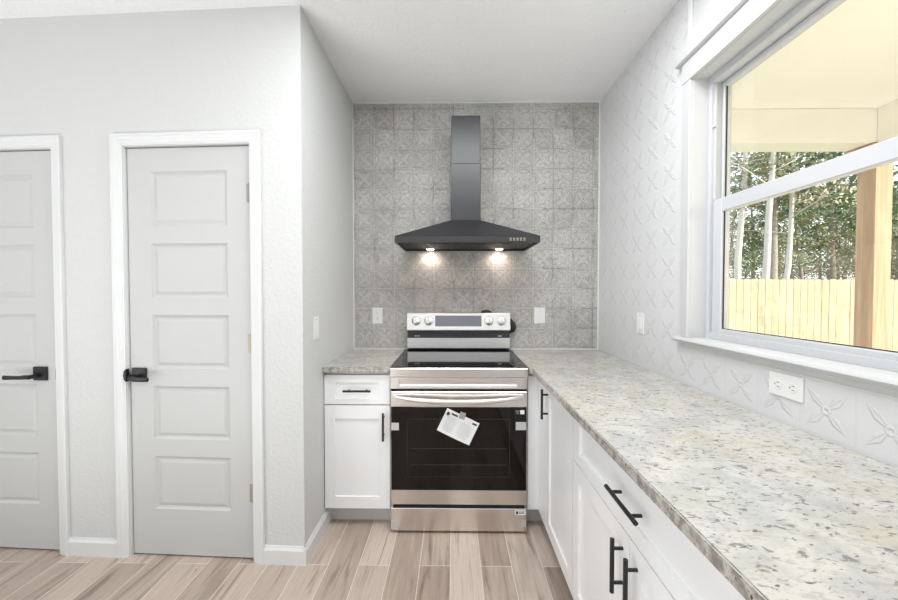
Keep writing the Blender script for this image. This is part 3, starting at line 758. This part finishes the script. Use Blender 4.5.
obj('adhesive_tape', bx(-.022, .010, -.0028, -.0018, .050, .088), M_tape, ts, Matrix.Translation((cx, yt, cz)) @ Matrix.Rotation(R(17), 4, 'Y') @ Matrix.Translation((.010, 0, -.004)))

# ------------------------------------------------------------------ range hood
hx0, hx1, hy = -.352, .517, -.462; hz0, hz1 = 1.628, 1.668; ccx = .0785
hd = thing('range_hood', (ccx, -.2, hz0), 'black pyramid chimney range hood on the grey tiled wall', 'range hood')
cw = .0965; cy = -.285; ct = 1.795
b = BM()
A = [b.verts.new(p) for p in ((hx0, hy, hz1), (hx1, hy, hz1), (hx1, -.002, hz1), (hx0, -.002, hz1))]
B = [b.verts.new(p) for p in ((ccx-cw-.002, cy, ct), (ccx+cw+.002, cy, ct), (ccx+cw+.002, -.002, ct), (ccx-cw-.002, -.002, ct))]
for k in range(4): b.faces.new((A[k], A[(k+1) % 4], B[(k+1) % 4], B[k]))
b.faces.new(B)
obj('canopy', b, M_hood, hd)
b = BM(); t = .012
box(b, hx0, hx1, hy, hy+t, hz0, hz1, bev=.0015); box(b, hx0, hx0+t, hy+t, -.002, hz0, hz1); box(b, hx1-t, hx1, hy+t, -.002, hz0, hz1); box(b, hx0+t, hx1-t, -.014, -.002, hz0, hz1)
rim = obj('rim', b, M_hood, hd)
b = BM()
box(b, hx0+t, hx1-t, hy+t, -.014, hz0+.012, hz0+.018)
und = obj('underside', b, M_hoodgl, hd)
for a0, a1 in ((hx0+.16, ccx-.085), (ccx-.078, ccx+.078), (ccx+.085, hx1-.16)):
    b = BM(); box(b, a0, a1, hy+.06, -.10, hz0+.004, hz0+.012, bev=.002)
    k = a0+.01
    while k < a1-.01: box(b, k, k+.004, hy+.07, -.11, hz0+.001, hz0+.005); k += .012
    obj('grease_filter', b, M_hoodgl, und)
for u in (ccx-.243, ccx+.243):
    b = lathe(BM(), (u, -.062, hz0+.012), (0, 0, -1), [(.034, 0), (.034, .004), (.028, .005)], 24); lp = obj('lamp', b, M_nickel, und, smooth=True)
    b = lathe(BM(), (u, -.062, hz0+.0068), (0, 0, -1), [(.026, 0), (.024, .003), (.001, .004)], 24); obj('lamp_lens', b, M_lens, lp)
    l = bpy.data.lights.new('hood_spot', 'SPOT'); l.energy = 1.5; l.spot_size = R(150); l.spot_blend = .9; l.shadow_soft_size = .02; l.color = (1, .80, .68)
    lo = bpy.data.objects.new('hood_spot', l); COL.objects.link(lo); lo.location = (u, -.062, hz0-.004); lo.rotation_euler = (R(20), 0, 0)
ch = obj('chimney', bx(ccx-cw, ccx+cw, cy+.004, -.002, ct-.002, 2.16, bev=.002), M_hood, hd)
obj('upper_chimney', bx(ccx-cw+.003, ccx+cw-.003, cy+.007, -.002, 2.16, 2.468, bev=.002), M_hood, hd)
for k in range(5):
    u = ccx+.262+.0205*k
    bt = obj('push_button', bx(u-.006, u+.006, hy-.003, hy+.001, 1.638, 1.656, bev=.0015), M_nickel, rim)
    obj('button_mark', bx(u-.002, u+.002, hy-.0036, hy-.0028, 1.643, 1.648), M_ink, bt)

# ------------------------------------------------------------------ wall plates. local frame: x along wall, z up, -y out of the wall
def plate(F, kind, label, name, w_=.074, h_=.118, n=1):
    P0 = F @ Vector((0, 0, 0)); o = thing(name, P0, label, 'outlet' if kind == 'outlet' else 'switch')
    t = .0055
    b = BM(); box(b, -w_/2, w_/2, -t, 0, -h_/2, h_/2, bev=.0025, seg=2); obj('cover_plate', b, M_plate, o, F)
    if kind == 'outlet':
        pts = [(0, .020), (0, -.020)] if h_ > w_ else [(-.026, 0), (.026, 0)]
        for (a, c) in pts:
            b = BM(); lathe(b, (a, -t+.001, c), (0, -1, 0), [(.0165, 0), (.0165, .002), (.015, .0026)], 20); rc = obj('receptacle', b, M_plate, o, F)
            b = BM(); 
            if h_ > w_: box(b, a-.0075, a-.0055, -t-.0023, -t-.001, c-.001, c+.008); box(b, a+.0055, a+.0075, -t-.0023, -t-.001, c-.001, c+.008); box(b, a-.002, a+.002, -t-.0023, -t-.001, c-.010, c-.006)
            else: box(b, a-.001, a+.008, -t-.0023, -t-.001, c-.0075, c-.0055); box(b, a-.001, a+.008, -t-.0023, -t-.001, c+.0055, c+.0075); box(b, a-.010, a-.006, -t-.0023, -t-.001, c-.002, c+.002)
            obj('slots', b, M_slot, rc, F)
    else:
        b = BM(); box(b, -.0165, .0165, -t-.003, -t+.001, -.033, .033, bev=.002); obj('rocker', b, M_plate, o, F)
        b = BM()
        for c in (-.048, .048): cyl(b, (0, -t-.0006, c), (0, -t+.001, c), .003, 10)
        obj('screws', b, M_nickel, o, F)
    return o
T = Matrix.Translation
plate(T((-.553, 0, 1.161)), 'outlet', 'white outlet on the grey tile left of the range', 'wall_outlet')
plate(T((.623, 0, 1.163)), 'switch', 'white rocker switch on the grey tile right of the range', 'light_switch', .078)
plate(T((XL, -.735, 1.142)) @ Matrix.Rotation(R(90), 4, 'Z'), 'switch', 'white rocker switch on the plain left wall of the alcove', 'light_switch')
plate(T((XR, -.600, 1.157)) @ Matrix.Rotation(R(-90), 4, 'Z'), 'switch', 'white rocker switch on the white embossed tile left of the window', 'light_switch')
plate(T((XR, -1.497, 1.036)) @ Matrix.Rotation(R(-90), 4, 'Z'), 'outlet', 'sideways white outlet under the window stool', 'wall_outlet', .118, .074)
